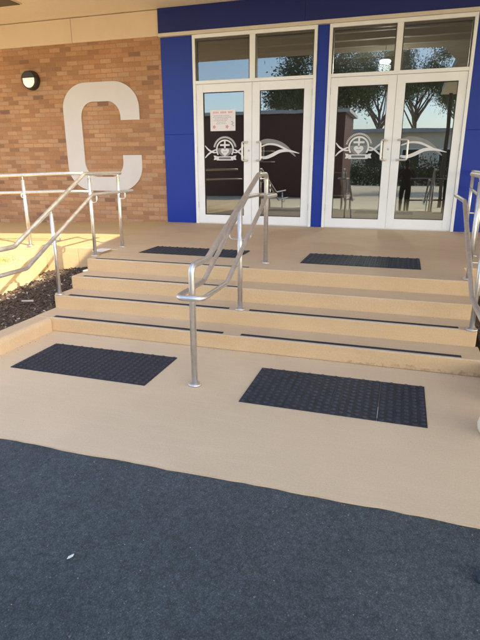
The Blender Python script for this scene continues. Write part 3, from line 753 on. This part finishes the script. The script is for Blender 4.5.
# the person taking the picture: seen only as a dark figure mirrored in the right-hand doors
def skin(name, joints, edges, mats, parent=None, lv=2):
    me = bpy.data.meshes.new(name); me.from_pydata([j[0] for j in joints], edges, [])
    o = bpy.data.objects.new(name, me); COL.objects.link(o)
    for mm in mats: me.materials.append(mm)
    sk = o.modifiers.new('skin', 'SKIN'); sk.use_smooth_shade = True
    for i, j in enumerate(joints):
        r = j[1]; me.skin_vertices[0].data[i].radius = r if isinstance(r, tuple) else (r, r)
    me.skin_vertices[0].data[0].use_root = True
    o.modifiers.new('sub', 'SUBSURF').levels = lv; o.modifiers['sub'].render_levels = lv
    if parent: o.parent = parent
    return o
pr = thing('person', 'person in dark clothes holding up a phone, mirrored in the right doors', 'person', (4.12, -9.02, -.010))
J = [((0, 0, .93), (.155, .11)), ((0, -.01, 1.12), (.135, .10)), ((0, -.02, 1.32), (.17, .105)), ((0, -.01, 1.44), (.085, .07)), ((0, .01, 1.51), .052), ((0, .03, 1.60), (.075, .09)), ((0, .03, 1.70), (.07, .085)),
     ((.10, 0, .86), .090), ((.11, .02, .50), .060), ((.12, -.02, .10), .040), ((.13, .10, .045), .042), ((.135, .17, .035), .032),
     ((-.10, 0, .86), .090), ((-.11, .02, .50), .060), ((-.12, -.02, .10), .040), ((-.13, .10, .045), .042), ((-.135, .17, .035), .032),
     ((.19, -.02, 1.39), .060), ((.25, .06, 1.15), .046), ((.10, .30, 1.36), .034), ((.055, .35, 1.43), .026),
     ((-.19, -.02, 1.39), .060), ((-.25, .06, 1.15), .046), ((-.10, .30, 1.36), .034), ((-.055, .35, 1.43), .026)]
E_ = [(0, 1), (1, 2), (2, 3), (3, 4), (4, 5), (5, 6), (0, 7), (7, 8), (8, 9), (9, 10), (10, 11), (0, 12), (12, 13), (13, 14), (14, 15), (15, 16), (2, 17), (17, 18), (18, 19), (19, 20), (2, 21), (21, 22), (22, 23), (23, 24)]
skin('body', J, E_, [M['darkcloth']], pr)
skin('hair', [((0, .0, 1.71), (.082, .10)), ((0, -.03, 1.62), (.085, .07)), ((0, -.055, 1.50), (.07, .04))], [(0, 1), (1, 2)], [M['black']], pr)
for sx in (-1, 1):
    for i, (l, dz) in enumerate(((.050, .030), (.058, .012), (.054, -.006), (.044, -.022))):
        skin('finger', [((sx * .062, .355, 1.435 + dz), .009), ((sx * .066, .355 + l * .45, 1.44 + dz), .008), ((sx * .050, .355 + l * .62, 1.442 + dz), .0065)], [(0, 1), (1, 2)], [M['skin']], pr, 1)
    skin('thumb', [((sx * .055, .345, 1.425), .010), ((sx * .045, .352, 1.45), .009), ((sx * .030, .362, 1.475), .007)], [(0, 1), (1, 2)], [M['skin']], pr, 1)
o = MB().box(-.038, .038, -.004, .004, -.075, .075).build('phone', M['black'], None, .003, 2, (4.12, -8.648, 1.46)); tag(o, 'black phone held up in both hands of the dark clothed person', 'phone')

# ------------------------------------------------------------------ light, sky, camera
L = Vector((-1, .57, -.80)).normalized()
sun = bpy.data.objects.new('sun', bpy.data.lights.new('sun', 'SUN')); COL.objects.link(sun)
sun.data.energy = 2.4; sun.data.angle = math.radians(.53); sun.data.color = (1, .86, .62)
sun.rotation_euler = L.to_track_quat('-Z', 'Y').to_euler(); sun.location = (20, -12, 18)
w = bpy.data.worlds.new('World'); sc.world = w; w.use_nodes = True; nt = w.node_tree
bg = nt.nodes['Background']; sky = nt.nodes.new('ShaderNodeTexSky'); sky.sky_type = 'NISHITA'; sky.sun_disc = False
sky.sun_elevation = math.asin(-L.z); sky.sun_rotation = math.atan2(-L.x, -L.y); sky.air_density = 1.0; sky.dust_density = 1.6; sky.ozone_density = 1.0
nt.links.new(sky.outputs[0], bg.inputs[0]); bg.inputs[1].default_value = .15

cam = bpy.data.objects.new('camera', bpy.data.cameras.new('camera')); COL.objects.link(cam); sc.camera = cam
yaw, pitch, roll, f = .3046, -.2977, -.0012, 503.683
fw = Vector((-math.sin(yaw) * math.cos(pitch), math.cos(yaw) * math.cos(pitch), math.sin(pitch)))
rt = Vector((math.cos(yaw), math.sin(yaw), 0)); up = rt.cross(fw)
rt, up = rt * math.cos(roll) + up * math.sin(roll), -rt * math.sin(roll) + up * math.cos(roll)
mw = Matrix((rt, up, -fw)).transposed().to_4x4(); mw.translation = (4.0636, -8.5479, 1.5239); cam.matrix_world = mw
cam.data.sensor_fit = 'VERTICAL'; cam.data.sensor_height = 36; cam.data.lens = f / 640 * 36; cam.data.clip_start = .05; cam.data.clip_end = 1000
vs = sc.view_settings; vs.view_transform = 'Standard'; vs.look = 'None'; vs.exposure = 2.08; vs.gamma = 1; vs.use_curve_mapping = False
sc.cycles.max_bounces = 8; sc.cycles.diffuse_bounces = 5; sc.cycles.transparent_max_bounces = 12; sc.cycles.use_denoising = True
